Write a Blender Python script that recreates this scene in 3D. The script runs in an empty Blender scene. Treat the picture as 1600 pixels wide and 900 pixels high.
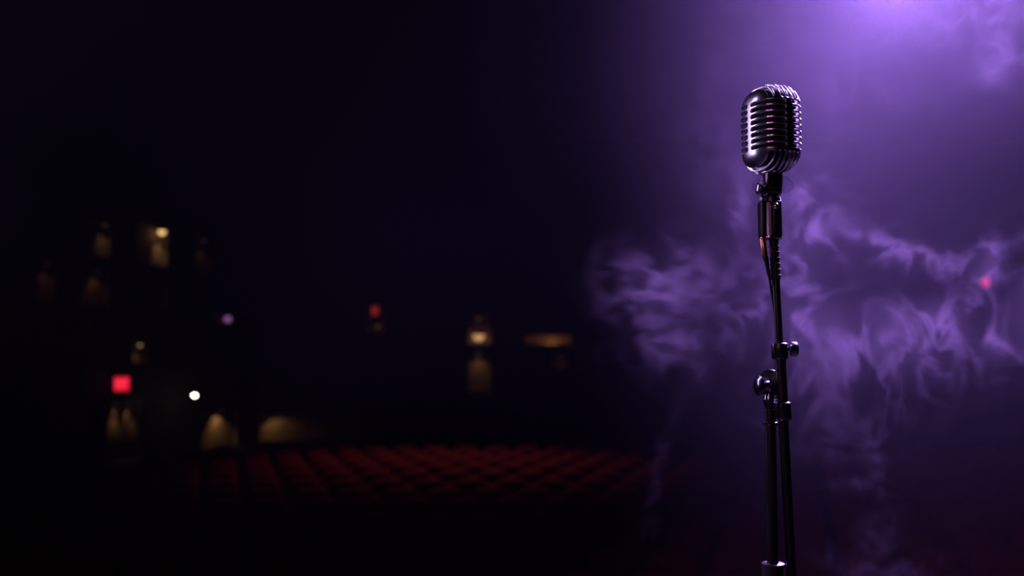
import bpy, bmesh, math, random
import numpy as np
from mathutils import Vector, Matrix
random.seed(7)
R = math.radians
sc = bpy.context.scene
COL = sc.collection

# ------------------------------------------------------------------ camera
FOC, PITCH, CAMZ = 35.0, R(4.0), 2.5
FPX = FOC / 36.0 * 1600.0
cam = bpy.data.cameras.new('camera'); cam.lens = FOC; cam.sensor_width = 36.0
camo = bpy.data.objects.new('camera', cam); COL.objects.link(camo)
camo.location = (0, 0, CAMZ); camo.rotation_euler = (R(90) + PITCH, 0, 0)
cam.clip_start = 0.05; cam.clip_end = 200
STAGE_Z = 1.15
MD = 1.56                                   # depth of the microphone
cam.dof.use_dof = True; cam.dof.focus_distance = MD * 1.005; cam.dof.aperture_fstop = 2.6
sc.camera = camo

def ray(px, py):
    u, v = (px - 800.0) / FPX, (450.0 - py) / FPX
    return Vector((u, math.cos(PITCH) - v * math.sin(PITCH), math.sin(PITCH) + v * math.cos(PITCH)))
def P(px, py, D=MD):
    r = ray(px, py)
    return Vector((0, 0, CAMZ)) + r * (D / r.y)

# ------------------------------------------------------------------ view, world, lights
sc.view_settings.view_transform = 'Standard'
sc.view_settings.look = 'None'
sc.view_settings.gamma = 1.0
sc.view_settings.use_curve_mapping = False
sc.view_settings.exposure = 0.0
sc.cycles.volume_step_rate = 3.0
sc.cycles.volume_max_steps = 256
sc.cycles.adaptive_threshold = 0.015
sc.cycles.max_bounces = 5; sc.cycles.diffuse_bounces = 2; sc.cycles.glossy_bounces = 3; sc.cycles.transmission_bounces = 4; sc.cycles.volume_bounces = 0
w = bpy.data.worlds.new('world'); sc.world = w; w.use_nodes = True
w.node_tree.nodes['Background'].inputs[0].default_value = (0.35, 0.25, 1.0, 1)
w.node_tree.nodes['Background'].inputs[1].default_value = 0.0012

def lamp(name, kind, loc, target, energy, color, size=0.05, cone=60, blend=1.0, sx=None, sy=None):
    l = bpy.data.lights.new(name, kind); l.energy = energy; l.color = color
    if kind == 'SPOT':
        l.spot_size = R(cone); l.spot_blend = blend; l.shadow_soft_size = size
    elif kind == 'POINT':
        l.shadow_soft_size = size
    elif kind == 'AREA':
        l.shape = 'RECTANGLE'; l.size = sx; l.size_y = sy
    o = bpy.data.objects.new(name, l); COL.objects.link(o); o.location = loc
    if target is not None:
        o.rotation_euler = (Vector(target) - Vector(loc)).to_track_quat('-Z', 'Y').to_euler()
    return o

KEY = P(1412, -62, 4.3)                     # purple par can hanging beyond the microphone
KEY_AIM = P(1230, 420, 1.5)
lamp('key_light', 'SPOT', KEY, KEY_AIM, 2400, (0.46, 0.22, 1.0), 0.13, 120, 1.0)
BLUE = Vector((3.1, 4.0, 3.8))              # blue-violet wash from the far side of the stage
lamp('blue_wash', 'SPOT', BLUE, P(1205, 210, MD), 130, (0.36, 0.25, 1.0), 0.22, 40, 1.0)
TOP = Vector((1.9, 2.5, 4.9))               # narrow violet lamp added for the rim highlight on the head
lamp('rim_helper', 'SPOT', TOP, P(1205, 200, MD), 900, (0.52, 0.33, 1.0), 0.16, 20, 1.0)
SIDE = Vector((-1.70, 2.60, 3.45))          # unseen strip lamp added to put the bright stripe on the left flank
lamp('strip_helper', 'AREA', SIDE, P(1205, 200, MD), 24, (0.66, 0.48, 1.0), sx=0.30, sy=1.8)
for fp, fe in (((-1.6, -2.2, 3.6), 0.26), ((-3.0, -1.7, 3.6), 0.34)):   # two dim pink front wash lamps behind the camera
    lamp('front_wash', 'AREA', fp, P(1205, 250, MD), fe, (1.0, 0.42, 0.78), sx=0.12, sy=1.5).data.spread = R(30)
lamp('low_fill_helper', 'AREA', (-0.25, 1.0, STAGE_Z + 0.12), P(1205, 200, MD), 1.1, (0.60, 0.34, 1.0), sx=0.7, sy=0.35)   # added lamp, stands in for glow from lit smoke and floor
lamp('house_light', 'SPOT', (-1.1, 17.6, 8.2), (-1.0, 14.6, 0.5), 270, (1.0, 0.36, 0.34), 0.3, 58, 1.0)

# ------------------------------------------------------------------ helpers
def mat(name, base, rough=0.5, metal=0.0, emit=None, strength=0.0, var=0.15, scale=20.0, bump=0.0, transmission=0.0, spec=0.5):
    m = bpy.data.materials.new(name); m.use_nodes = True
    nt = m.node_tree; b = nt.nodes['Principled BSDF']
    tc = nt.nodes.new('ShaderNodeTexCoord'); nz = nt.nodes.new('ShaderNodeTexNoise')
    nz.inputs['Scale'].default_value = scale; nz.inputs['Detail'].default_value = 4
    nt.links.new(tc.outputs['Object'], nz.inputs['Vector'])
    cr = nt.nodes.new('ShaderNodeMapRange')
    cr.inputs['To Min'].default_value = 1 - var; cr.inputs['To Max'].default_value = 1 + var
    nt.links.new(nz.outputs['Fac'], cr.inputs['Value'])
    mx = nt.nodes.new('ShaderNodeVectorMath'); mx.operation = 'SCALE'
    mx.inputs[0].default_value = base[:3]
    nt.links.new(cr.outputs[0], mx.inputs['Scale'])
    nt.links.new(mx.outputs[0], b.inputs['Base Color'])
    mr = nt.nodes.new('ShaderNodeMath'); mr.operation = 'MULTIPLY'; mr.inputs[1].default_value = rough
    nt.links.new(cr.outputs[0], mr.inputs[0]); nt.links.new(mr.outputs[0], b.inputs['Roughness'])
    b.inputs['Metallic'].default_value = metal
    b.inputs['Specular IOR Level'].default_value = spec
    b.inputs['Transmission Weight'].default_value = transmission
    if emit:
        b.inputs['Emission Color'].default_value = (*emit, 1); b.inputs['Emission Strength'].default_value = strength
    if bump:
        bp = nt.nodes.new('ShaderNodeBump'); bp.inputs['Strength'].default_value = bump; bp.inputs['Distance'].default_value = 0.01
        nt.links.new(nz.outputs['Fac'], bp.inputs['Height']); nt.links.new(bp.outputs[0], b.inputs['Normal'])
    return m

M = dict(
    chrome=mat('chrome', (0.66, 0.63, 0.68), 0.24, 1.0, var=0.12, scale=40),
    cloth=mat('grille_cloth', (0.006, 0.005, 0.008), 0.9, var=0.3, scale=900),
    black=mat('black_enamel', (0.009, 0.009, 0.012), 0.36, var=0.3, scale=60, spec=0.35),
    rubber=mat('black_rubber', (0.010, 0.009, 0.012), 0.7, var=0.3, scale=90),
    steel=mat('dark_chrome', (0.30, 0.28, 0.33), 0.2, 1.0, var=0.15, scale=60),
    lit_core=mat('pale_lit_core', (0.75, 0.70, 0.85), 0.35, 0.3, var=0.1, scale=200),  # pale lavender stands in for light caught by the metal core
    gold=mat('copper_sleeve', (0.85, 0.42, 0.22), 0.3, 1.0, var=0.3, scale=300),
    clear=mat('clear_plastic', (0.9, 0.88, 0.95), 0.06, var=0.05, transmission=1.0),
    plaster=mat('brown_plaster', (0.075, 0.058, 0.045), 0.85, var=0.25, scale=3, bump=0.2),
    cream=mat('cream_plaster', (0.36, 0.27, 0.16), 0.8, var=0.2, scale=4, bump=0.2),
    dark=mat('dark_wood', (0.022, 0.014, 0.010), 0.6, var=0.4, scale=6, bump=0.1),
    door=mat('door_wood', (0.22, 0.15, 0.075), 0.6, var=0.3, scale=6),
    floor=mat('dark_carpet', (0.020, 0.010, 0.012), 0.95, var=0.4, scale=30),
    stage=mat('stage_boards', (0.020, 0.017, 0.016), 0.6, var=0.4, scale=8, bump=0.1),
    ceil=mat('ceiling_paint', (0.02, 0.018, 0.022), 0.9, var=0.2, scale=2),
    velvet=mat('red_velvet', (0.34, 0.022, 0.030), 0.85, var=0.35, scale=14),
    seatmetal=mat('seat_metal', (0.02, 0.018, 0.018), 0.5, 0.6, var=0.2),
    armwood=mat('armrest_wood', (0.06, 0.025, 0.015), 0.5, var=0.3),
    warm=mat('warm_lamp_glass', (0.9, 0.7, 0.4), 0.4, emit=(1.0, 0.58, 0.22), strength=1.5),
    warmsoft=mat('soft_warm_lamp_glass', (0.9, 0.7, 0.4), 0.4, emit=(1.0, 0.55, 0.24), strength=0.55),
    warmdim=mat('dim_warm_lamp_glass', (0.9, 0.7, 0.4), 0.4, emit=(1.0, 0.50, 0.18), strength=0.025),
    white=mat('white_lamp_glass', (0.95, 0.95, 0.85), 0.4, emit=(1.0, 0.93, 0.62), strength=18),
    violet=mat('violet_lamp_glass', (0.6, 0.3, 0.7), 0.4, emit=(0.55, 0.22, 0.62), strength=0.4),
    exitred=mat('exit_panel', (0.6, 0.02, 0.03), 0.5, emit=(1.0, 0.014, 0.045), strength=0.8),
    exitlet=mat('exit_letters', (0.9, 0.3, 0.3), 0.5, emit=(1.0, 0.05, 0.10), strength=1.2),
    lens=mat('purple_lens', (0.5, 0.3, 0.9), 0.2, emit=(0.46, 0.22, 1.0), strength=6),
    casing=mat('fixture_casing', (0.015, 0.015, 0.017), 0.55, var=0.2),
)

def mesh_obj(name, verts, faces, m, parent=None, smooth=False, flat_angle=None):
    me = bpy.data.meshes.new(name); me.from_pydata([tuple(v) for v in verts], [], faces); me.update()
    bm = bmesh.new(); bm.from_mesh(me); bmesh.ops.recalc_face_normals(bm, faces=bm.faces); bm.to_mesh(me); bm.free()
    return link(name, me, m, parent, smooth, flat_angle)
def link(name, me, m, parent=None, smooth=False, ang=None):
    if not me.materials: me.materials.append(M[m] if isinstance(m, str) else m)
    if smooth:
        me.polygons.foreach_set('use_smooth', [True] * len(me.polygons))
        if ang: me.set_sharp_from_angle(angle=R(ang))
    o = bpy.data.objects.new(name, me); COL.objects.link(o)
    if parent is not None: o.parent = parent
    return o
def empty(name, loc, rz=0.0):
    o = bpy.data.objects.new(name, None); COL.objects.link(o); o.location = loc; o.rotation_euler.z = rz
    o.empty_display_size = 0.05
    return o
def tag(o, label=None, cat=None, group=None, kind=None):
    if label: o['label'] = label
    if cat: o['category'] = cat
    if group: o['group'] = group
    if kind: o['kind'] = kind
    return o
def local(parent, p):                     # world point -> the parent's space (parents are unrotated empties)
    return Vector(p) - parent.location if parent is not None else Vector(p)

def lathe(name, p0, axis, prof, m, parent=None, seg=28, ang=40, world=True, flute=None):
    """prof = [(distance along the axis, radius)], turned about axis through p0"""
    a = Vector(axis).normalized()
    ref = Vector((0, 0, 1)) if abs(a.z) < 0.9 else Vector((1, 0, 0))
    x = a.cross(ref).normalized(); y = a.cross(x)
    p0 = local(parent, p0) if world else Vector(p0)
    V, F = [], []
    for (t, r) in prof:
        for k in range(seg):
            th = 2 * math.pi * k / seg
            rr = r * (1 + (flute if flute and k % 2 else 0))
            V.append(p0 + a * t + (x * math.cos(th) + y * math.sin(th)) * rr)
    n = len(prof)
    for i in range(n - 1):
        for k in range(seg):
            k2 = (k + 1) % seg
            F.append((i * seg + k, i * seg + k2, (i + 1) * seg + k2, (i + 1) * seg + k))
    F.append(tuple(range(seg))[::-1]); F.append(tuple((n - 1) * seg + k for k in range(seg)))
    return mesh_obj(name, V, F, m, parent, True, ang)
def tube(name, p0, p1, r, m, parent=None, r1=None, bev=0.0, seg=28):
    p0, p1 = Vector(p0), Vector(p1); L = (p1 - p0).length; r1 = r if r1 is None else r1
    prof = [(0, r), (L, r1)] if not bev else [(0, r - bev), (bev * 0.4, r - bev * 0.3), (bev, r), (L - bev, r1), (L - bev * 0.4, r1 - bev * 0.3), (L, r1 - bev)]
    return lathe(name, p0, p1 - p0, prof, m, parent, seg)
def sweep(name, pts, r, m, parent=None, seg=10, sub=8):
    """round cord through pts (Catmull-Rom)"""
    pts = [local(parent, p) for p in pts]
    q = [pts[0]] + pts + [pts[-1]]; path = []
    for i in range(1, len(q) - 2):
        for s in range(sub):
            t = s / sub
            path.append(0.5 * ((2 * q[i]) + (q[i + 1] - q[i - 1]) * t + (2 * q[i - 1] - 5 * q[i] + 4 * q[i + 1] - q[i + 2]) * t * t + (3 * q[i] - q[i - 1] - 3 * q[i + 1] + q[i + 2]) * t ** 3))
    path.append(pts[-1])
    V, F = [], []
    x = None
    for i, p in enumerate(path):
        d = (path[min(i + 1, len(path) - 1)] - path[max(i - 1, 0)]).normalized()
        if x is None: x = d.cross(Vector((0.31, 0.9, 0.2))).normalized()
        x = (x - d * x.dot(d)).normalized(); y = d.cross(x)
        for k in range(seg):
            th = 2 * math.pi * k / seg
            V.append(p + (x * math.cos(th) + y * math.sin(th)) * r)
    for i in range(len(path) - 1):
        for k in range(seg):
            k2 = (k + 1) % seg
            F.append((i * seg + k, i * seg + k2, (i + 1) * seg + k2, (i + 1) * seg + k))
    F.append(tuple(range(seg))); F.append(tuple((len(path) - 1) * seg + k for k in range(seg)))
    return mesh_obj(name, V, F, m, parent, True, 60)
def box(name, c, half, m, parent=None, ex=(1, 0, 0), ey=(0, 1, 0), ez=(0, 0, 1), bev=0.0, taper=1.0, world=True, seg=2):
    """box centred at c with half sizes along ex, ey, ez; taper scales the top"""
    c = local(parent, c) if world else Vector(c)
    ex, ey, ez = Vector(ex), Vector(ey), Vector(ez)
    bm = bmesh.new(); vs = []
    for sz in (-1, 1):
        k = taper if sz > 0 else 1.0
        for sx, sy in ((-1, -1), (1, -1), (1, 1), (-1, 1)):
            vs.append(bm.verts.new(c + ex * half[0] * sx * k + ey * half[1] * sy * k + ez * half[2] * sz))
    for f in ((0, 3, 2, 1), (4, 5, 6, 7), (0, 1, 5, 4), (1, 2, 6, 5), (2, 3, 7, 6), (3, 0, 4, 7)):
        bm.faces.new([vs[i] for i in f])
    bmesh.ops.recalc_face_normals(bm, faces=bm.faces)
    if bev: bmesh.ops.bevel(bm, geom=bm.edges[:], offset=bev, segments=seg, affect='EDGES', profile=0.5)
    me = bpy.data.meshes.new(name); bm.to_mesh(me); bm.free()
    return link(name, me, m, parent, bool(bev), 50)

# ------------------------------------------------------------------ the hall
WL0, WL1 = Vector((-9.8, 24.0, 0)), Vector((-7.55, 29.6, 0))
WE = (WL1 - WL0).normalized(); WN = Vector((WE.y, -WE.x, 0))      # along the left wall, and into the hall
BACK_Y, CEIL_Z = 29.6, 9.0
def on_left(px, py):                      # pixel -> (distance along the left wall, height)
    r = ray(px, py); o = Vector((0, 0, CAMZ))
    t = (WL0 - o).dot(WN) / r.dot(WN); q = o + r * t
    return (q - WL0).dot(WE), q.z
def on_back(px, py):
    q = P(px, py, BACK_Y); return q.x, q.z

def niched_wall(name, org, e, n, s0, s1, z1, niches, m='plaster'):
    """flat wall with rectangular recesses; niches = [(sa, sb, za, zb, depth, material)] -> each recess is a child 'niche'"""
    S = sorted({s0, s1, *[v for k in niches for v in k[:2]]}); Z = sorted({0.0, z1, *[v for k in niches for v in k[2:4]]})
    V, F = [], []
    pt = lambda s, z, d=0.0: Vector(org) + e * s + Vector((0, 0, z)) - n * d
    for i in range(len(S) - 1):
        for j in range(len(Z) - 1):
            cs, cz = (S[i] + S[i + 1]) / 2, (Z[j] + Z[j + 1]) / 2
            if any(k[0] < cs < k[1] and k[2] < cz < k[3] for k in niches): continue
            b = len(V); V += [pt(S[i], Z[j]), pt(S[i + 1], Z[j]), pt(S[i + 1], Z[j + 1]), pt(S[i], Z[j + 1])]
            F.append((b, b + 1, b + 2, b + 3))
    # a thick outer skin so that the wall is a solid slab
    b = len(V); V += [pt(s0, 0, 1.2), pt(s1, 0, 1.2), pt(s1, z1, 1.2), pt(s0, z1, 1.2), pt(s0, 0), pt(s1, 0), pt(s1, z1), pt(s0, z1)]
    F += [(b, b + 3, b + 2, b + 1), (b, b + 1, b + 5, b + 4), (b + 1, b + 2, b + 6, b + 5), (b + 2, b + 3, b + 7, b + 6), (b + 3, b, b + 4, b + 7)]
    wall = tag(mesh_obj(name, V, F, m), kind='structure')
    for (sa, sb, za, zb, d, mm) in niches:
        q = [pt(sa, za), pt(sb, za), pt(sb, zb), pt(sa, zb), pt(sa, za, d), pt(sb, za, d), pt(sb, zb, d), pt(sa, zb, d)]
        mesh_obj('niche', q, [(4, 5, 6, 7), (0, 1, 5, 4), (1, 2, 6, 5), (2, 3, 7, 6), (3, 0, 4, 7)], mm, wall)
        # raised surround, four strips
        for (a0, a1, b0, b1) in ((sa - .07, sa, za - .07, zb + .07), (sb, sb + .07, za - .07, zb + .07), (sa, sb, za - .07, za), (sa, sb, zb, zb + .07)):
            o = pt((a0 + a1) / 2, (b0 + b1) / 2, -0.015)
            box('niche_surround', o, ((a1 - a0) / 2, 0.015, (b1 - b0) / 2), 'dark', wall, e, n, (0, 0, 1))
    return wall

def flat(name, x0, x1, y0, y1, z, th, m):
    o = box(name, ((x0 + x1) / 2, (y0 + y1) / 2, z - th / 2), ((x1 - x0) / 2, (y1 - y0) / 2, th / 2), m)
    return tag(o, kind='structure')
flat('floor', -18, 18, 3.4, 31, 0.0, 0.2, 'floor')
flat('stage_floor', -7, 7, -5, 3.4, STAGE_Z, STAGE_Z + 0.2, 'stage')
flat('ceiling', -18, 18, -5, 31, CEIL_Z + 0.2, 0.2, 'ceil')

def nl(x0, x1, y0, y1, d=0.55, m='cream'):
    xm = (x0 + x1) / 2
    sa, _ = on_left(x0, y0); sb, _ = on_left(x1, y0)
    return (sa, sb, on_left(xm, y1)[1], on_left(xm, y0)[1], d, m)
def nb(x0, x1, y0, y1, d=0.55, m='cream'):
    a, z1 = on_back(x0, y0); b, z0 = on_back(x1, y1)
    return (a + 7.55, b + 7.55, z0, z1, d, m)
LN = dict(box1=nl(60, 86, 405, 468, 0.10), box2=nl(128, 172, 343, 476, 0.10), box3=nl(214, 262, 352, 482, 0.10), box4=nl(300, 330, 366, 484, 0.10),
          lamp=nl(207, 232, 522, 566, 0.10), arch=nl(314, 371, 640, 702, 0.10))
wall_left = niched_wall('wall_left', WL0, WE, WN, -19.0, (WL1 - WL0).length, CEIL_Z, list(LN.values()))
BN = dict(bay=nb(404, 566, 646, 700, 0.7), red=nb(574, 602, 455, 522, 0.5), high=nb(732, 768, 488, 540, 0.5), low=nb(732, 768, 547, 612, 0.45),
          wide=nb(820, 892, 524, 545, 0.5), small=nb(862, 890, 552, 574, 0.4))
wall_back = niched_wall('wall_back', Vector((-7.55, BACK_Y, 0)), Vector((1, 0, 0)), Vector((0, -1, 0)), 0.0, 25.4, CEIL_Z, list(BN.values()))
tag(box('wall_right', (17.9, 12.9, CEIL_Z / 2), (0.1, 17.9, CEIL_Z / 2), 'plaster'), kind='structure')

# transoms across the tall box openings (thin dark bars, two levels of a box)
def lpt(s, z, d=0.0): return WL0 + WE * s + Vector((0, 0, z)) + WN * d
for k, (pxl, pxr, py) in dict(box2=(128, 172, 405), box3=(214, 262, 418), box4=(300, 330, 430)).items():
    n = LN[k]; z = on_left((pxl + pxr) / 2, py)[1]
    box('transom', lpt((n[0] + n[1]) / 2, z, -0.03), ((n[1] - n[0]) / 2, 0.05, 0.09), 'dark', wall_left, WE, WN)

# balcony parapet running along the left wall under the box openings
def parapet(name, a, b, n, z, h, label, posts):
    e = (b - a).normalized(); L = (b - a).length; c = (a + b) / 2
    t = empty(name, Vector((c.x, c.y, z - h)))
    box('front_panel', c + Vector((0, 0, z - h / 2)) + n * 0.25, (L / 2, 0.06, h / 2), 'dark', t, e, n)
    box('deck', c + Vector((0, 0, z - h + 0.05)) + n * 0.10, (L / 2, 0.09, 0.05), 'dark', t, e, n)
    box('handrail', c + Vector((0, 0, z + 0.03)) + n * 0.25, (L / 2, 0.09, 0.03), 'dark', t, e, n, bev=0.01)
    for i in range(posts):
        s = (i + 0.5) / posts
        box('panel_moulding', a + e * L * s + Vector((0, 0, z - h / 2)) + n * 0.325, (L / posts * 0.38, 0.014, h * 0.3), 'armwood', t, e, n, bev=0.006)
    return tag(t, label, 'balcony')
zl = on_left(200, 486)[1]
parapet('balcony_parapet', WL0 + WE * -5.5, WL1 - WE * 0.4, WN, zl, 0.62, 'dark panelled balcony parapet under the lit boxes on the angled side wall', 9)
zb = on_back(748, 541)[1]
parapet('balcony_parapet', Vector((-7.0, BACK_Y, 0)), Vector((16.5, BACK_Y, 0)), Vector((0, -1, 0)), zb - 0.0, 0.10, 'thin dark balcony rail crossing the back wall below the warm lamps', 18)

# dark round column before the back wall
col = empty('column', (P(793, 500, 27.0).x, 27.0, 0))
lathe('shaft', col.location, (0, 0, 1), [(0.35, .34), (0.5, .31), (4.3, .28), (4.45, .30)], 'dark', col)
lathe('column_base', col.location, (0, 0, 1), [(0, .46), (.2, .46), (.26, .40), (.35, .37)], 'dark', col)
lathe('capital', col.location, (0, 0, 1), [(4.45, .30), (4.55, .40), (4.75, .46), (4.85, .46)], 'dark', col)
tag(col, 'dark round column standing before the back wall beside the warm arched niche', 'column')

# double door under the red sign on the left wall
sa, _ = on_left(160, 640); sb, _ = on_left(220, 640); zt = on_left(190, 622)[1]
door = tag(empty('door_1', lpt((sa + sb) / 2, 0, 0)), kind='structure')
for s0, s1, hs in ((sa, (sa + sb) / 2 - .012, 1), ((sa + sb) / 2 + .012, sb, -1)):
    lf = box('door_leaf', lpt((s0 + s1) / 2, zt / 2, 0.035), ((s1 - s0) / 2, 0.03, zt / 2 - .01), 'door', door, WE, WN, bev=0.006)
    for z0, z1 in ((.2, .9), (1.1, zt - .2)):
        b_ = box('door_panel', lpt((s0 + s1) / 2, (z0 + z1) / 2, 0.07), ((s1 - s0) * .36, 0.012, (z1 - z0) / 2), 'door', door, WE, WN, bev=0.008)
    sh = s1 - .07 if hs > 0 else s0 + .07
    tube('door_handle', lpt(sh, .85, .12), lpt(sh, 1.25, .12), 0.014, 'steel', door, seg=10)
for s0, s1, z0, z1 in ((sa - .1, sa, 0, zt + .1), (sb, sb + .1, 0, zt + .1), (sa, sb, zt, zt + .1)):
    box('door_frame', lpt((s0 + s1) / 2, (z0 + z1) / 2, 0.05), ((s1 - s0) / 2, 0.05, (z1 - z0) / 2), 'dark', door, WE, WN)

# ------------------------------------------------------------------ lamps of the hall
def downlight(pos, n, m, label, energy=0, color=(1, .62, .28), aim=None, cone=50, r=0.07, group=None, blend=0.6, dist=0.0):
    t = empty('downlight', pos)
    lathe('casing', Vector(pos) + Vector((0, 0, 0.02)), (0, 0, 1), [(0, r * 1.15), (0.10, r * 1.15), (0.13, r * .7)], 'casing', t, 16)
    lathe('bulb', pos, (0, 0, 1), [(-r * .95, r * .2), (-r * .8, r * .55), (-r * .4, r * .88), (0, r), (r * .25, r * .95)], m, t, 16, 80)
    lathe('bracket', Vector(pos) + Vector((0, 0, .09)), -Vector(n), [(0, .02), (.08, .02)], 'casing', t, 8)
    tag(t, label, 'lamp', group)
    if energy:
        lamp('downlight_beam', 'SPOT', Vector(pos) + Vector((0, 0, -r * 1.05)), aim if aim is not None else Vector(pos) + Vector((0, 0, -1)), energy, color, 0.03, cone, blend)
    return t
def hit_left(px, py, d=0.0):
    r = ray(px, py); o = Vector((0, 0, CAMZ))
    return o + r * ((WL0 + WN * d - o).dot(WN) / r.dot(WN))
def hit_back(px, py, d=0.0): return P(px, py, BACK_Y - d)
def aim_left(px, py, d): return hit_left(px, py, d)

p = hit_left(253, 362, 0.10); downlight(p, WN, 'warm', 'glowing warm downlight at the top of the brightest side wall box', 4.5, aim=hit_left(246, 420, -0.2), cone=60, r=0.09, blend=1.0)
p = hit_left(164, 351, 0.10); downlight(p, WN, 'warmdim', 'faint downlight in the tall side wall box left of the brightest one', 1.2, aim=hit_left(160, 410, -0.2), cone=70, blend=1.0, r=0.06)
p = hit_left(318, 376, 0.10); downlight(p, WN, 'warmdim', 'faint downlight in the side wall box nearest the back wall', 0.35, aim=hit_left(315, 430, -0.2), cone=60, r=0.05)
p = hit_left(152, 424, 0.08); downlight(p, WN, 'warmdim', 'faint lamp under the dark transom of the tall side wall box', 0.45, color=(1, .5, .2), aim=hit_left(150, 476, -0.1), cone=90, r=0.03)
p = hit_left(73, 412, 0.10); downlight(p, WN, 'warmdim', 'very faint lamp in the side wall box at the far left edge', 0.3, color=(1, .45, .2), aim=hit_left(73, 468, -0.1), cone=80, r=0.03)
p = hit_left(219, 539, 0.08); downlight(p, WN, 'warmsoft', 'small dim wall lamp in the niche above the red sign', 0.8, color=(1, .5, .2), cone=110, r=0.04)
p = hit_left(182, 630, 0.15); downlight(p, WN, 'warmdim', 'downlight over the double door leaf farther from the white globe', 6, aim=hit_left(174, 760, 0.03), cone=56, blend=1.0, r=0.04)
p = hit_left(201, 630, 0.15); downlight(p, WN, 'warmdim', 'downlight over the double door leaf nearer the white globe', 7, aim=hit_left(208, 760, 0.03), cone=56, blend=1.0, r=0.04)
p = hit_left(345, 642, 0.10); downlight(p, WN, 'warmdim', 'downlight in the scalloped niche beside the white globe', 6.0, color=(1, .56, .22), aim=hit_left(341, 700, -0.1), cone=108, r=0.04)
p = hit_back(748, 524, -0.22); downlight(p, (0, -1, 0), 'warmsoft', 'bright warm lamp just over the balcony rail on the back wall', 1.6, cone=150, r=0.17)
p = hit_back(748, 552, -0.15); downlight(p, (0, -1, 0), 'warmdim', 'dim lamp in the tall niche below the balcony rail', 1.6, color=(1, .55, .2), aim=hit_back(748, 585, -0.45), cone=110, blend=1.0, r=0.08)
p = hit_back(748, 497, -0.3); downlight(p, (0, -1, 0), 'warmdim', 'faint reddish lamp above the bright balcony lamp', 0.25, color=(1, .4, .2), cone=140, r=0.10)
p = hit_back(590, 508, -0.2); downlight(p, (0, -1, 0), 'warmdim', 'dim lamp below the small red sign on the back wall', 0.5, color=(1, .5, .2), cone=120, r=0.10)
p = hit_back(862, 526, -0.2); downlight(p, (0, -1, 0), 'warmdim', 'lamp in the wide low niche near the purple smoke', 13.0, color=(1, .55, .2), cone=150, r=0.05)
p = hit_back(876, 558, -0.2); downlight(p, (0, -1, 0), 'warmdim', 'faint lamp in the small niche under the wide one', 0.25, color=(1, .4, .25), cone=120, r=0.05)
p = hit_back(418, 652, -0.35); downlight(p, (0, -1, 0), 'warmdim', 'lamp in the long low bay of the back wall', 2.6, color=(1, .60, .2), aim=hit_back(440, 692, -0.7), cone=130, r=0.03)

gl = empty('globe_lamp', hit_left(304, 618, 0.75))
bm = bmesh.new(); bmesh.ops.create_uvsphere(bm, u_segments=20, v_segments=12, radius=0.032)
for v in bm.verts: v.co.x *= 1.5
me = bpy.data.meshes.new('globe'); bm.to_mesh(me); bm.free(); link('globe', me, 'white', gl, True)
lathe('wall_arm', gl.location + Vector((0, 0, .05)), -WN, [(0, .012), (.74, .012)], 'casing', gl, 8)
lathe('cap', gl.location + Vector((0, 0, .028)), (0, 0, 1), [(0, .025), (.02, .022), (.03, .012)], 'casing', gl, 12)
tag(gl, 'bright white oval globe lamp on the dark side wall', 'lamp')

def violet(pos, label, r):
    t = empty('indicator_lamp', pos)
    bm = bmesh.new(); bmesh.ops.create_uvsphere(bm, u_segments=14, v_segments=8, radius=r)
    me = bpy.data.meshes.new('bulb'); bm.to_mesh(me); bm.free(); link('bulb', me, 'violet', t, True)
    lathe('socket', Vector(pos) + Vector((0, 0, -r * 1.6)), (0, 0, 1), [(0, r * .8), (r * .9, r * .6)], 'casing', t, 10)
    tag(t, label, 'lamp')
violet(hit_left(356, 499, 0.40), 'tiny violet lamp on the side balcony parapet', 0.09)
violet(hit_back(804, 456, 0.05), 'tiny violet lamp high on the back wall above the column', 0.06)

def exit_sign(pos, e, n, hw, hh, label, energy):
    t = empty('exit_sign', pos); up = Vector((0, 0, 1)); c = Vector(pos)
    box('housing', c - n * 0.03, (hw * 1.06, 0.03, hh * 1.06), 'casing', t, e, n, bev=0.006)
    box('panel', c + n * 0.005, (hw, 0.004, hh), 'exitred', t, e, n)
    cu = bpy.data.curves.new('lettering', 'FONT'); cu.body = 'EXIT'; cu.align_x = 'CENTER'; cu.align_y = 'CENTER'; cu.size = hh * 1.15; cu.extrude = 0.002
    cu.materials.append(M['exitlet'])
    tmp = bpy.data.objects.new('lettering', cu); me = bpy.data.meshes.new_from_object(tmp); bpy.data.objects.remove(tmp)
    if not me.materials: me.materials.append(M['exitlet'])
    o = bpy.data.objects.new('lettering', me); COL.objects.link(o); o.parent = t
    z = n; x = up.cross(n)
    o.matrix_local = Matrix(((x.x, up.x, z.x, n.x * .012), (x.y, up.y, z.y, n.y * .012), (x.z, up.z, z.z, n.z * .012), (0, 0, 0, 1)))
    o.scale = (hw / hh * 0.72, 1.25, 1)
    lathe('mounting', c + Vector((0, 0, hh)), up, [(0, .015), (.06, .015)], 'casing', t, 8)
    tag(t, label, 'sign')
fx = (Vector((0, 0, CAMZ)) - hit_left(190, 600)); fx.z = 0; fx.normalize()
exit_sign(hit_left(190, 600, 0.22), Vector((-fx.y, fx.x, 0)), fx, 0.165, 0.165, 'bright red illuminated exit sign above the double door', 0)
sg = hit_back(586, 486, 0.06)
EXDIM = M['exitred'], M['exitlet']
M['exitred'] = mat('exit_panel_dim', (0.4, 0.02, 0.02), 0.5, emit=(1.0, 0.04, 0.03), strength=0.16)
M['exitlet'] = mat('exit_letters_dim', (0.5, 0.1, 0.1), 0.5, emit=(1.0, 0.10, 0.06), strength=0.2)
exit_sign(sg, Vector((1, 0, 0)), Vector((0, -1, 0)), 0.10, 0.13, 'small dim red exit sign on the back wall balcony', 0)
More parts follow.
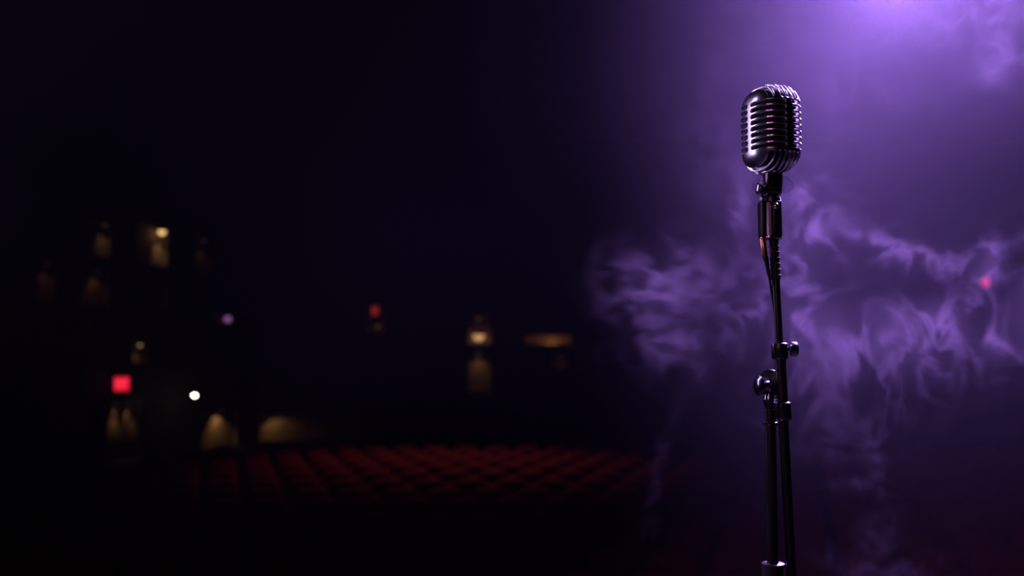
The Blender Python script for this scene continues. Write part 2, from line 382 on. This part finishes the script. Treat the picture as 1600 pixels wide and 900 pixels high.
M['exitred'] = mat('exit_panel_mid', (0.5, 0.02, 0.03), 0.5, emit=(1.0, 0.02, 0.05), strength=0.5)
M['exitlet'] = mat('exit_letters_mid', (0.7, 0.2, 0.2), 0.5, emit=(1.0, 0.06, 0.10), strength=0.8)
exit_sign(hit_back(1540, 441, 0.06), Vector((1, 0, 0)), Vector((0, -1, 0)), 0.11, 0.13, 'red exit sign glowing through the purple smoke', 0)
M['exitred'], M['exitlet'] = EXDIM

# ------------------------------------------------------------------ theatre seats, rows facing the stage
def rounded_pad(name, hw, hh, th, m, org, tilt, crown=0.02):
    """upholstered pad: rounded outline in x-z, thickness th toward -y, tilted about x"""
    n = 20; ring = []
    for k in range(n):
        a = 2 * math.pi * k / n; c, s = math.cos(a), math.sin(a)
        ring.append((hw * math.copysign(abs(c) ** .45, c), hh * math.copysign(abs(s) ** .5, s) + hh))
    V, F = [], []
    for (yy, sc_) in ((0, .97), (-th * .5, 1.0), (-th * .88, .95), (-th - crown, .72)):
        for (x, z) in ring: V.append((x * sc_, yy, (z - hh) * sc_ + hh))
    for i in range(3):
        for k in range(n):
            F.append((i * n + k, i * n + (k + 1) % n, (i + 1) * n + (k + 1) % n, (i + 1) * n + k))
    F.append(tuple(range(n))); F.append(tuple(3 * n + k for k in range(n)))
    Rm = Matrix.Rotation(tilt, 4, 'X'); V = [Rm @ Vector(v) + Vector(org) for v in V]
    me = bpy.data.meshes.new(name); me.from_pydata([tuple(v) for v in V], [], F)
    bm = bmesh.new(); bm.from_mesh(me); bmesh.ops.recalc_face_normals(bm, faces=bm.faces); bm.to_mesh(me); bm.free()
    me.materials.append(M[m]); me.polygons.foreach_set('use_smooth', [True] * len(me.polygons)); me.set_sharp_from_angle(angle=R(60))
    return me
def raw_box(name, c, h, m, bev=0.01):
    o = box(name, c, h, m, bev=bev, world=False); me = o.data; bpy.data.objects.remove(o); return me
SEAT = [('backrest', rounded_pad('backrest', .228, .27, .09, 'velvet', (0, .10, .42), R(-10))),
        ('cushion', rounded_pad('cushion', .20, .20, .09, 'velvet', (0, -.02, .40), R(-16), .012)),
        ('armrest', raw_box('armrest', (-.245, -.07, .62), (.018, .17, .02), 'armwood')),
        ('armrest', raw_box('armrest', (.245, -.07, .62), (.018, .17, .02), 'armwood')),
        ('side_frame', raw_box('side_frame', (-.245, .02, .30), (.014, .06, .30), 'seatmetal', .004)),
        ('side_frame', raw_box('side_frame', (.245, .02, .30), (.014, .06, .30), 'seatmetal', .004)),
        ('hinge_bar', raw_box('hinge_bar', (0, .02, .39), (.23, .022, .018), 'seatmetal', .004))]
ROW0, PITCHR, NROW, SW = 7.2, 0.92, 12, 0.53
ORD = ['back', 'second-to-last', 'third-to-last', 'fourth-to-last', 'fifth-to-last', 'sixth-to-last', 'sixth-from-stage', 'fifth-from-stage', 'fourth-from-stage', 'third-from-stage', 'second-from-stage', 'front']
LEFTPX = {11: 345, 10: 290, 9: 225, 8: 160, 7: 90, 6: 30}
nseat = 0
for i in range(NROW):
    y = ROW0 + i * PITCHR
    edge = 0.535 * y
    right = 0.50 * y
    off = SW / 2 if i % 2 else 0.0
    k0, k1 = int(math.floor((-edge - off) / SW)), int(math.ceil((right - off) / SW))
    for k in range(k0, k1 + 1):
        x = k * SW + off
        if x < (LEFTPX.get(i, -30) - 800) / FPX * y: continue          # the aisle along the side wall
        t = empty('theatre_seat', (x, y, 0))
        for nm, me in SEAT:
            o = bpy.data.objects.new(nm, me); COL.objects.link(o); o.parent = t
        o_ = ORD[NROW - 1 - i]
        tag(t, 'red velvet tip-up theatre seat in the %s row of the dim auditorium' % o_, 'seat', 'theatre seats in the %s row' % o_)
        nseat += 1

# ------------------------------------------------------------------ vintage microphone
MC = P(1204.5, 203.5)                      # centre of the head
YAW = R(20)
mic = empty('vintage_microphone', P(1207, 300))
tag(mic, 'chrome vintage stage microphone with ribbed rounded head and swivel mount', 'microphone')
def sp(v, e): return np.sign(v) * np.abs(v) ** e
A_, B_ = 0.0490, 0.0405                    # half depth, half width
HS, HC = 0.0285, 0.0437                     # straight half height, cap height
nt_, nsm = 440, 340
tt = np.linspace(-math.pi, math.pi, nt_, endpoint=False)
ncap = 4000
u = np.linspace(0, math.pi / 2, ncap); NEX = 2.25
ck = np.cos(u) ** (2 / NEX); cz = HS + HC * np.sin(u) ** (2 / NEX)
prof_k = np.concatenate([ck[::-1], ck]); prof_z = np.concatenate([-cz[::-1], cz])
seg_ = np.hypot(np.diff(prof_k) * 0.046, np.diff(prof_z)); arc = np.concatenate([[0], np.cumsum(seg_)])
ss = np.linspace(0.002, arc[-1] - 0.002, nsm)
k_s = np.interp(ss, arc, prof_k); z_s = np.interp(ss, arc, prof_z); s_mid = arc[-1] / 2
EXP = 2 / 2.5
T, S = np.meshgrid(tt, np.arange(nsm))
X = B_ * sp(np.sin(T), EXP) * k_s[:, None]; Y = -A_ * sp(np.cos(T), EXP) * k_s[:, None]; Z = np.repeat(z_s[:, None], nt_, 1)
pos = np.stack([X, Y, Z], -1)
dT = np.roll(pos, -1, 1) - np.roll(pos, 1, 1); dS = np.gradient(pos, axis=0)
nrm = np.cross(dT, dS); nrm /= np.linalg.norm(nrm, axis=-1, keepdims=True) + 1e-12
if (nrm * pos).sum() < 0: nrm = -nrm
# arc length round the belt from the front
bx, by = B_ * sp(np.sin(tt), EXP), -A_ * sp(np.cos(tt), EXP)
al = np.concatenate([[0], np.cumsum(np.hypot(np.diff(bx), np.diff(by)))]); al -= np.interp(0, tt, al)
AL = np.repeat(al[None, :], nsm, 0); perq = al[-1]
quarter = np.interp(math.pi / 2, tt, al); half = abs(al[0])
def slot(cx, cy, hx, hy, gx, gy):         # signed distance to a rounded-end slot
    r = min(hx, hy) * 0.9
    qx, qy = np.abs(gx - cx) - (hx - r), np.abs(gy - cy) - (hy - r)
    return np.minimum(np.maximum(qx, qy), 0) + np.hypot(np.maximum(qx, 0), np.maximum(qy, 0)) - r
sdf = np.full(T.shape, 1.0); region = np.zeros(T.shape, int)      # 0 = shell, >0 = a slat
rid = 0
NSL, SPZ, SLH = 8, 0.0098, 0.0031
Z0 = 0.0015
bar, sideb = 0.0052, 0.0050
for (a0, a1) in ((bar, quarter - sideb), (quarter + sideb, half - 0.006)):
    for sg_ in (-1, 1):
        cx, hx = sg_ * (a0 + a1) / 2, (a1 - a0) / 2
        for i in range(NSL):
            zc = Z0 + (i - (NSL - 1) / 2) * SPZ
            sdf = np.minimum(sdf, slot(cx, zc, hx, SLH, AL, Z))
            if i < NSL - 1:
                rid += 1
                region[(np.abs(AL - cx) < hx - .001) & (Z > zc) & (Z < zc + SPZ)] = rid
# upright slots over the top and under the bottom, front and rear
SV = ss[:, None] - s_mid + np.zeros_like(T)                        # length along the profile from the belt
NV, SPX, SLW = 7, 0.0087, 0.0027
zedge = Z0 + (NSL / 2) * SPZ + 0.0012
for updown in (-1, 1):
    for fr in (-1, 1):
        side = (Y * fr > 0.0)
        v0, v1 = np.interp(zedge, z_s[nsm // 2:], ss[nsm // 2:] - s_mid), arc[-1] / 2 - 0.0165
        for i in range(NV):
            xc = (i - (NV - 1) / 2) * SPX
            shrink = 0.004 * abs(i - 3) / 3
            d_ = slot(xc, updown * (v0 + v1 - shrink) / 2, SLW, (v1 - v0 - shrink) / 2, X, SV)
            sdf = np.where(side, np.minimum(sdf, d_), sdf)
            if i < NV - 1:
                rid += 1
                region[side & (X > xc) & (X < xc + SPX) & (np.abs(SV) > v0 + .001) & (np.abs(SV) < v1 - .004) & (np.sign(SV) == updown)] = rid
sm = np.clip((0.0006 - sdf) / 0.0016, 0, 1); sm = sm * sm * (3 - 2 * sm)
disp = 0.0075 * sm
pos = pos - nrm * disp[..., None]
cy, sy = math.cos(YAW), math.sin(YAW)
W = pos.copy(); W[..., 0] = pos[..., 0] * cy - pos[..., 1] * sy; W[..., 1] = pos[..., 0] * sy + pos[..., 1] * cy
off = MC - mic.location
W += np.array(off)
VV = W.reshape(-1, 3)
ii, jj = np.meshgrid(np.arange(nsm - 1), np.arange(nt_), indexing='ij')
j2 = (jj + 1) % nt_
quads = np.stack([ii * nt_ + jj, ii * nt_ + j2, (ii + 1) * nt_ + j2, (ii + 1) * nt_ + jj], -1).reshape(-1, 4)
fm = (sm[ii, jj] + sm[ii, j2] + sm[ii + 1, jj] + sm[ii + 1, j2]).reshape(-1) / 4
fr_ = region[ii, jj].reshape(-1)
def submesh(name, q, m, parent, extra=None):
    idx, inv = np.unique(q.reshape(-1), return_inverse=True)
    me = bpy.data.meshes.new(name)
    fl = inv.reshape(-1, 4).tolist()
    me.from_pydata(VV[idx].tolist(), [], fl + (extra(idx) if extra else [])); me.update()
    return link(name, me, m, parent, True)
def caps(idx):
    lut = {int(v): n for n, v in enumerate(idx)}
    return [[lut[k] for k in range(nt_)][::-1], [lut[(nsm - 1) * nt_ + k] for k in range(nt_)]]
cloth = fm > 0.93
shell = submesh('shell', quads[(fr_ == 0) & ~cloth], 'chrome', mic, caps)
submesh('grille_cloth', quads[cloth], 'cloth', mic)
for r_ in range(1, rid + 1):
    q = quads[(fr_ == r_) & ~cloth]
    if len(q): submesh('slat', q, 'chrome', mic)

# neck, swivel and adapter under the head (sizes in metres, about one millimetre per pixel)
mm = 0.001003
cv = lambda a: Vector(a)
dn = (P(1204, 360) - P(1204, 280)).normalized()
box('neck', P(1207.5, 279), (0.0125, 0.0105, 0.018), 'steel', mic, bev=0.003, taper=1.12)
lathe('swivel_joint', P(1189, 297), (1, 0, 0), [(0, .006), (.002, .0095), (.008, .0105), (.024, .0105), (.030, .0095), (.032, .006)], 'steel', mic)
lathe('thumb_screw', P(1181.5, 294), (1, 0.12, -0.1), [(0, .004), (.001, .008), (.004, .0105), (.0065, .0085), (.008, .004), (.013, .004)], 'chrome', mic, 24, 50)
lathe('swivel_boss', P(1206, 306, MD - .002), (0, 0, -1), [(0, .010), (.003, .0135), (.010, .0145), (.013, .012)], 'steel', mic)
for sx, cx, wd in ((-1, 1191.5, .0050), (1, 1211.5, .0078)):
    box('adapter_cheek', P(cx, 343, MD - .004), (wd, .013, .029), 'black', mic, bev=0.0035, seg=3)
lathe('adapter_core', P(1200.3, 316, MD - .0135), (0, 0, -1), [(0, .003), (.004, .0050), (.046, .0056), (.052, .0056)], 'lit_core', mic)
lathe('adapter_ring', P(1203.5, 368), (0, 0, -1), [(0, .0165), (.001, .0178), (.005, .0178), (.0065, .016)], 'steel', mic)
lathe('retaining_bolt', P(1212, 322, MD - .0175), (0, -1, 0), [(0, .0056), (.0015, .0054), (.003, .0045), (.0043, .0030), (.0050, .001)], 'chrome', mic, 20)
lathe('lock_nut', P(1192, 312, MD - .012), (0, -.5, 1), [(0, .0055), (.005, .0055), (.006, .004)], 'chrome', mic, 6, 20)
# clear plastic wings of the swivel lock, either side of the neck
for sx, c0 in ((-1, (1193, 288)), (1, (1222, 288))):
    n = 14; V, F = [], []
    for dy_ in (-.0009, .0009):
        for k in range(n + 1):
            a = math.pi * k / n
            V.append(local(mic, P(*c0, MD + .012)) + Vector((sx * (.017 * math.sin(a) + .001), dy_, .014 * math.cos(a) - .003 * math.sin(a))))
    for k in range(n):
        F.append((k, k + 1, n + 2 + k, n + 1 + k))
    F += [tuple(range(n + 1)), tuple(range(n + 1, 2 * n + 2)), (n, 0, n + 1, 2 * n + 1)]
    mesh_obj('clear_wing', V, F, 'clear', mic, True, 40)

# ------------------------------------------------------------------ microphone stand with boom
pole_x = P(1210.5, 860)
stand = empty('microphone_stand', (pole_x.x, MD + 0.012, STAGE_Z))
tag(stand, 'black telescopic boom microphone stand holding the vintage microphone', 'stand')
def B(py, dx=0.0, dd=0.0):               # a point on the boom axis
    return P(1209 + (py - 372) * 0.053 + dx, py, MD + dd)
bd = (B(900) - B(372)).normalized()
tube('boom_grip', B(370), B(437), .0076, 'rubber', stand, .0072, bev=.0008)
tube('boom_tube', B(430), B(545), .0062, 'black', stand, .0060)
for i in range(6):
    lathe('grip_rib', B(384 + i * 9), bd, [(0, .0072), (.001, .0082), (.003, .0082), (.004, .0072)], 'rubber', stand, 20)
lathe('clutch_collar', B(535.5), bd, [(0, .0095), (.0015, .0125), (.022, .0130), (.0255, .0115)], 'steel', stand)
lathe('clutch_knob', B(546, 8, -.006), (1, -.12, .02), [(0, .004), (.007, .004), (.0075, .009), (.010, .0115), (.017, .0115), (.020, .0095), (.021, .005)], 'steel', stand, 26, 40, flute=-.05)
tube('boom_sleeve', B(560), B(632), .0088, 'black', stand, .0090)
lathe('boom_end_collar', B(628), bd, [(0, .0105), (.0015, .0128), (.025, .0130), (.0275, .012)], 'steel', stand)
tube('boom_tail', B(652), B(960), .0080, 'black', stand, .0074)
lathe('tail_counterweight', B(958), bd, [(0, .012), (.003, .020), (.075, .020), (.08, .015)], 'black', stand)
pv = P(1206, 600, MD + .010)
lathe('pivot_disc', pv + Vector((-.004, 0, 0.002)), (1, 1.3, 0), [(0, .015), (.002, .0205), (.008, .0205), (.010, .017)], 'black', stand, 32)
lathe('pivot_knob', P(1181, 603, MD + .004), (1, .22, 0), [(0, .006), (.001, .0115), (.004, .0155), (.007, .0155), (.010, .010), (.012, .0055), (.022, .0055)], 'steel', stand, 28, 45)
lathe('pivot_hub', P(1192, 603, MD + .004), (1, .15, 0), [(0, .006), (.002, .009), (.008, .0095), (.012, .007)], 'chrome', stand, 24)
# upright pole: true vertical under the pivot
px_, py_ = stand.location.x, stand.location.y
def zat(py): return P(1205, py, py_).z
VZ = Vector((0, 0, 1))
lathe('pole_neck', (px_ - .001, py_, zat(641)), VZ, [(0, .0075), (.004, .0072), (.010, .0085), (.016, .0100), (.017, .0085), (.026, .0070)], 'steel', stand)
tube('pole_upper', (px_, py_, zat(884)), (px_, py_, zat(640)), .0089, 'black', stand)
lathe('pole_collar', (px_, py_, zat(665)), VZ, [(0, .0105), (.001, .0117), (.005, .0117), (.006, .010)], 'steel', stand)
lathe('clutch_ring', (px_, py_, zat(884)), VZ, [(0, .0165), (.001, .0182), (.0035, .0182), (.0045, .0165)], 'chrome', stand, 32)
tube('pole_clutch', (px_, py_, zat(884) - .11), (px_, py_, zat(884)), .0168, 'rubber', stand)
tube('pole_lower', (px_, py_, STAGE_Z + .06), (px_, py_, zat(884) - .10), .0125, 'black', stand)
lathe('tripod_hub', (px_, py_, STAGE_Z + .04), VZ, [(0, .018), (.01, .026), (.10, .026), (.11, .018)], 'black', stand)
for k in range(3):
    a = R(20 + 120 * k); d = Vector((math.cos(a), math.sin(a), 0))
    c0 = Vector((px_, py_, STAGE_Z + .10))
    lg = tube('leg', c0 + d * .02, c0 + d * .34 + Vector((0, 0, -.088)), .009, 'black', stand, seg=14)
    tube_foot = tube('rubber_foot', c0 + d * .325 + Vector((0, 0, -.084)), c0 + d * .365 + Vector((0, 0, -.0885)), .0115, 'rubber', stand, seg=14); tube_foot.parent = lg

def nest(child, parent_name):               # a piece of a part goes under that part (both share the stand's origin)
    par_ = next(c for c in stand.children if c.name.split('.')[0] == parent_name); child.parent = par_
for c in list(stand.children):
    k = c.name.split('.')[0]
    up_ = {'grip_rib': 'boom_grip', 'clutch_knob': 'clutch_collar', 'pivot_knob': 'pivot_disc', 'pivot_hub': 'pivot_disc', 'clutch_ring': 'pole_clutch'}.get(k)
    if up_: nest(c, up_)
# cable with its connector, running down behind the boom
cab = empty('microphone_cable', P(1193, 385))
tube('connector_sleeve', P(1191.5, 371, MD - .002), P(1195.5, 402, MD - .002), .0046, 'gold', cab, .0042, bev=.0005)
cb = [P(1196, 401, MD - .002), P(1203, 437, MD - .001)]
lathe('strain_relief', cb[0], cb[1] - cb[0], [(0, .0044)] + [(0.004 + .0045 * k + o_, .0042 - .00022 * k - (0.0006 if o_ else 0)) for k in range(7) for o_ in (0, .002)] + [(.0366, .0022)], 'rubber', cab, 16)
pts = [P(1202.5, 434, MD - .001), P(1205.5, 455, MD + .003), P(1209, 478, MD + .011), P(1215, 520, MD + .018)]
pts += [B(y_, 0, .020) for y_ in (560, 600, 660, 720, 800, 900)]
pts += [Vector((px_ + .035, py_ + .03, 1.9)), Vector((px_ + .03, py_ + .05, 1.5)), Vector((px_ + .06, py_ + .1, STAGE_Z + .02)), Vector((px_ + .3, py_ + .3, STAGE_Z + .006)), Vector((px_ + .9, py_ + .35, STAGE_Z + .006)), Vector((px_ + 1.6, py_ + .1, STAGE_Z + .006))]
sweep('cord', pts, .0019, 'rubber', cab)
cab.children[0]['label'] = 'copper-coloured connector sleeve'
tag(cab, 'black microphone cable with copper connector hanging beside the boom', 'cable')

# ------------------------------------------------------------------ stage lamp and its pipe, just above the frame
aim = (KEY_AIM - KEY).normalized()
par = empty('stage_lamp', KEY - aim * 0.02)
lathe('can', KEY - aim * .36, aim, [(0, .07), (.03, .12), (.14, .15), (.33, .15), (.335, .155), (.35, .155), (.35, .143), (.335, .143)], 'casing', par, 32)
lathe('lens', KEY - aim * .03, aim, [(0, .140), (.008, .12), (.012, .03)], 'lens', par, 24)
pz = KEY.z + .42
for sx in (-1, 1):
    box('yoke_arm', KEY - aim * .2 + Vector((sx * .172, 0, .13)), (.004, .018, .16), 'casing', par)
box('yoke_bridge', KEY - aim * .2 + Vector((0, 0, .29)), (.176, .018, .004), 'casing', par)
lathe('pipe_clamp', KEY - aim * .2 + Vector((0, 0, .29)), (0, 0, 1), [(0, .014), (.011, .014)], 'casing', par, 20)
tag(par, 'purple stage spotlight can hanging just above the smoke', 'spotlight')
pc = KEY - aim * .2 + Vector((0, 0, .325))
pipe = empty('lighting_pipe', (pc.x, pc.y, pc.z))
tube('bar', pc + Vector((-3.0, 0, 0)), pc + Vector((3.5, 0, 0)), .024, 'steel', pipe, seg=16)
for dx in (-2.4, 2.6):
    tube('hanger_rod', pc + Vector((dx, 0, 0)), (pc.x + dx, pc.y, CEIL_Z), .008, 'casing', pipe, seg=8)
tag(pipe, 'horizontal steel lighting pipe above the stage', 'pipe')

# ------------------------------------------------------------------ smoke and haze (geometry-node volumes)
class E:                                    # tiny expression builder for field nodes
    t = None
    def __init__(s, k): s.k = k
    @staticmethod
    def m(op, *a):
        n = E.t.nodes.new('ShaderNodeMath'); n.operation = op
        for i, v in enumerate(a):
            if isinstance(v, E): E.t.links.new(v.k, n.inputs[i])
            else: n.inputs[i].default_value = v
        return E(n.outputs[0])
    @staticmethod
    def v(op, a, b=None, scale=None):
        n = E.t.nodes.new('ShaderNodeVectorMath'); n.operation = op
        for i, q in enumerate((a, b)):
            if q is None: continue
            if isinstance(q, E): E.t.links.new(q.k, n.inputs[i])
            else: n.inputs[i].default_value = q
        if scale is not None:
            if isinstance(scale, E): E.t.links.new(scale.k, n.inputs['Scale'])
            else: n.inputs['Scale'].default_value = scale
        return E(n.outputs[0])
    def __add__(s, o): return E.m('ADD', s, o)
    def __radd__(s, o): return E.m('ADD', s, o)
    def __sub__(s, o): return E.m('SUBTRACT', s, o)
    def __rsub__(s, o): return E.m('SUBTRACT', o, s)
    def __mul__(s, o): return E.m('MULTIPLY', s, o)
    def __rmul__(s, o): return E.m('MULTIPLY', s, o)
    def __pow__(s, o): return E.m('POWER', s, o)
def noise(p, scale, detail=2.0, rough=0.5):
    n = E.t.nodes.new('ShaderNodeTexNoise'); E.t.links.new(p.k, n.inputs['Vector'])
    n.inputs['Scale'].default_value = scale; n.inputs['Detail'].default_value = detail; n.inputs['Roughness'].default_value = rough
    return E(n.outputs[0]), E(n.outputs[1])
def split(p):
    n = E.t.nodes.new('ShaderNodeSeparateXYZ'); E.t.links.new(p.k, n.inputs[0]); return [E(o) for o in n.outputs]
def smooth(x, a, b):
    n = E.t.nodes.new('ShaderNodeMapRange'); n.interpolation_type = 'SMOOTHSTEP'
    E.t.links.new(x.k, n.inputs[0]); n.inputs[1].default_value = a; n.inputs[2].default_value = b
    n.inputs[3].default_value = 0; n.inputs[4].default_value = 1
    return E(n.outputs[0])
def warp(p, amp, scale, detail=1.0, seed=(0, 0, 0)):
    c = noise(E.v('ADD', p, seed), scale, detail)[1]
    return E.v('ADD', p, E.v('SCALE', E.v('SUBTRACT', c, (.5, .5, .5)), scale=2 * amp))
def smoke_material(name, color, aniso, mul):
    m = bpy.data.materials.new(name); m.use_nodes = True; nt = m.node_tree
    nt.nodes.remove(nt.nodes['Principled BSDF'])
    vs = nt.nodes.new('ShaderNodeVolumeScatter'); at = nt.nodes.new('ShaderNodeAttribute'); at.attribute_name = 'density'
    mu = nt.nodes.new('ShaderNodeMath'); mu.operation = 'MULTIPLY'; mu.inputs[1].default_value = mul
    nt.links.new(at.outputs['Fac'], mu.inputs[0]); nt.links.new(mu.outputs[0], vs.inputs['Density'])
    vs.inputs['Color'].default_value = (*color, 1); vs.inputs['Anisotropy'].default_value = aniso
    nt.links.new(vs.outputs[0], nt.nodes['Material Output'].inputs['Volume'])
    return m
def volume(name, lo, hi, res, field, material, label, cat):
    me = bpy.data.meshes.new(name)
    o = bpy.data.objects.new(name, me); COL.objects.link(o)
    g = bpy.data.node_groups.new(name, 'GeometryNodeTree')
    g.interface.new_socket('Geometry', in_out='INPUT', socket_type='NodeSocketGeometry')
    g.interface.new_socket('Geometry', in_out='OUTPUT', socket_type='NodeSocketGeometry')
    out = g.nodes.new('NodeGroupOutput'); vc = g.nodes.new('GeometryNodeVolumeCube'); sm_ = g.nodes.new('GeometryNodeSetMaterial')
    vc.inputs['Min'].default_value = lo; vc.inputs['Max'].default_value = hi
    for k, r in zip('XYZ', res): vc.inputs['Resolution ' + k].default_value = r
    E.t = g
    p = E(g.nodes.new('GeometryNodeInputPosition').outputs[0])
    g.links.new(field(p).k, vc.inputs['Density'])
    sm_.inputs['Material'].default_value = material
    g.links.new(vc.outputs[0], sm_.inputs[0]); g.links.new(sm_.outputs[0], out.inputs[0])
    me.materials.append(material)
    md = o.modifiers.new('smoke', 'NODES'); md.node_group = g
    return tag(o, label, cat, kind='stuff')

SD = 2.05                                   # the drifting smoke hangs half a metre behind the microphone
# puffs of the drifting smoke: centre and half sizes in the photograph's pixels at that depth, turn in degrees, amount
PUFFS = [
    (1560, 50, 62, 75, 20, 1.0), (1500, 20, 60, 26, -15, .6), (1535, 120, 28, 22, 0, .5),
    (1262, 290, 30, 42, 30, 1.0), (1300, 350, 34, 48, 35, 1.15), (1375, 362, 75, 17, 14, .85), (1455, 395, 70, 22, 15, .8), (1535, 405, 16, 45, 10, .9), (1560, 375, 60, 18, -25, .35),
    (1150, 320, 16, 70, 0, .55),
    (1075, 440, 80, 45, 15, .6), (1020, 480, 34, 75, 12, .5), (1050, 535, 62, 18, -10, .65), (1085, 580, 24, 40, 25, .4), (990, 440, 40, 50, 0, .35),
    (1260, 430, 60, 60, 0, .5), (1290, 520, 80, 55, 0, .75), (1330, 580, 75, 40, -20, .5), (1450, 500, 60, 36, -15, .8), (1540, 530, 90, 50, 0, .6), (1420, 560, 90, 60, 0, .45), (1590, 470, 40, 40, 0, .55),
    (1365, 710, 10, 50, -12, .22), (1330, 750, 30, 12, -20, .18), (1380, 830, 30, 50, 15, .13), (1370, 880, 80, 26, 0, .26), (1040, 690, 18, 90, 5, .07), (1030, 800, 22, 80, 8, .04),
    (1310, 170, 45, 60, 20, .22), (1110, 190, 50, 120, 8, .16), (1180, 60, 70, 40, 0, .14), (1400, 150, 70, 40, -10, .16),
    (1180, 480, 60, 80, 0, .3), (1290, 660, 100, 50, 0, .16),
]
def puff_sum(p, dscale=1.0):
    x, y, z = split(p); tot = None
    k = SD / FPX
    for (cx, cy_, hx, hy, deg, amp) in PUFFS:
        c = P(cx, cy_, SD); ca, sa_ = math.cos(R(-deg)), math.sin(R(-deg))
        dx, dz = x - c.x, z - c.z
        a = (dx * ca + dz * sa_) * (1 / (hx * k)); b = (dz * ca - dx * sa_) * (1 / (hy * k))
        e = E.m('EXPONENT', (a * a + b * b) * -1.0) * amp
        tot = e if tot is None else tot + e
    wob = (noise(p, 1.7, 1.0)[0] - .5) * .30
    d = (y - SD - wob) * (1 / 0.055)
    return tot * E.m('EXPONENT', d * d * -1.0)
def shear(p):                               # the curtain of smoke drifts a little sideways with depth
    x, y, z = split(p)
    n = E.t.nodes.new('ShaderNodeCombineXYZ')
    for i_, c_ in enumerate((x - (y - SD) * .35, y, z - (y - SD) * .06)): E.t.links.new(c_.k, n.inputs[i_])
    return E(n.outputs[0])
def smoke_field(p):
    q = E.v('MULTIPLY', shear(p), (1, .10, 1))
    q = warp(q, .10, 2.6, 0.0); q = warp(q, .055, 6.0, 0.0, (3, 1, 7)); q = warp(q, .028, 13.0, 0.0, (9, 4, 2)); q = warp(q, .015, 27.0, 0.0, (1, 8, 5)); q = warp(q, .007, 52.0, 0.0, (4, 2, 8))
    n1 = noise(q, 12.0, 4.0, .58)[0]
    rid_ = 1.0 - E.m('ABSOLUTE', (n1 - .5) * 11.0); rid_ = E.m('MAXIMUM', rid_, 0.0)
    n2 = noise(E.v('ADD', q, (5, 5, 5)), 5.0, 2.0)[0]
    fil = rid_ * rid_ * 2.3 + smooth(n2, .40, .72) * .75 + .18
    pw = warp(warp(shear(p), .045, 4.0, 0.0, (2, 2, 9)), .028, 11.0, 1.0, (6, 1, 3))
    mask = puff_sum(pw)
    d = mask * fil - .015
    return E.m('MAXIMUM', d, 0.0)
lo, hi = P(860, 940, SD), P(1660, -40, SD)
volume('drifting_smoke', (lo.x, SD - .22, lo.z), (hi.x, SD + .22, hi.z), (350, 44, 430), smoke_field,
       smoke_material('smoke', (.95, .88, 1.0), 0.25, 0.50), 'curling wisps of purple-lit smoke drifting behind the microphone', 'smoke')

def haze_field(p):
    x, y, z = split(p)
    q = warp(p, .25, 1.3, 2.0)
    n = noise(q, 1.1, 3.0, .5)[0]
    qx, qy, qz = split(q)
    r = E.m('DIVIDE', qx, E.m('MAXIMUM', y, .5))
    side = smooth(r, .06, .30)
    dep = smooth(y, 1.75, 2.3) * (1.0 - smooth(y, 5.2, 6.4))
    v = E.m('DIVIDE', qz - CAMZ, E.m('MAXIMUM', y, .5))
    low = smooth(v, -.22, .15) * .85 + .15
    rt = 1.0 - smooth(qx, 2.2, 4.2) * .7
    c = P(1640, 320, 3.0); gx, gy, gz = (qx - c.x) * 2.0, (qy - c.y) * .9, (qz - c.z) * 2.4
    rt = rt * (1.0 - E.m('EXPONENT', (gx * gx + gy * gy + gz * gz) * -1.0) * .9)  # haze thinned here to imitate the dark outside the beam
    return (side * .9 + .12) * dep * low * rt * (smooth(n, .25, .75) * .9 + .35)
volume('stage_haze', (-1.8, 1.7, 1.2), (4.4, 6.5, 5.2), (70, 54, 45), haze_field,
       smoke_material('haze', (.9, .86, 1.0), 0.2, .024), 'soft purple haze glowing around the stage spotlight beam', 'haze')
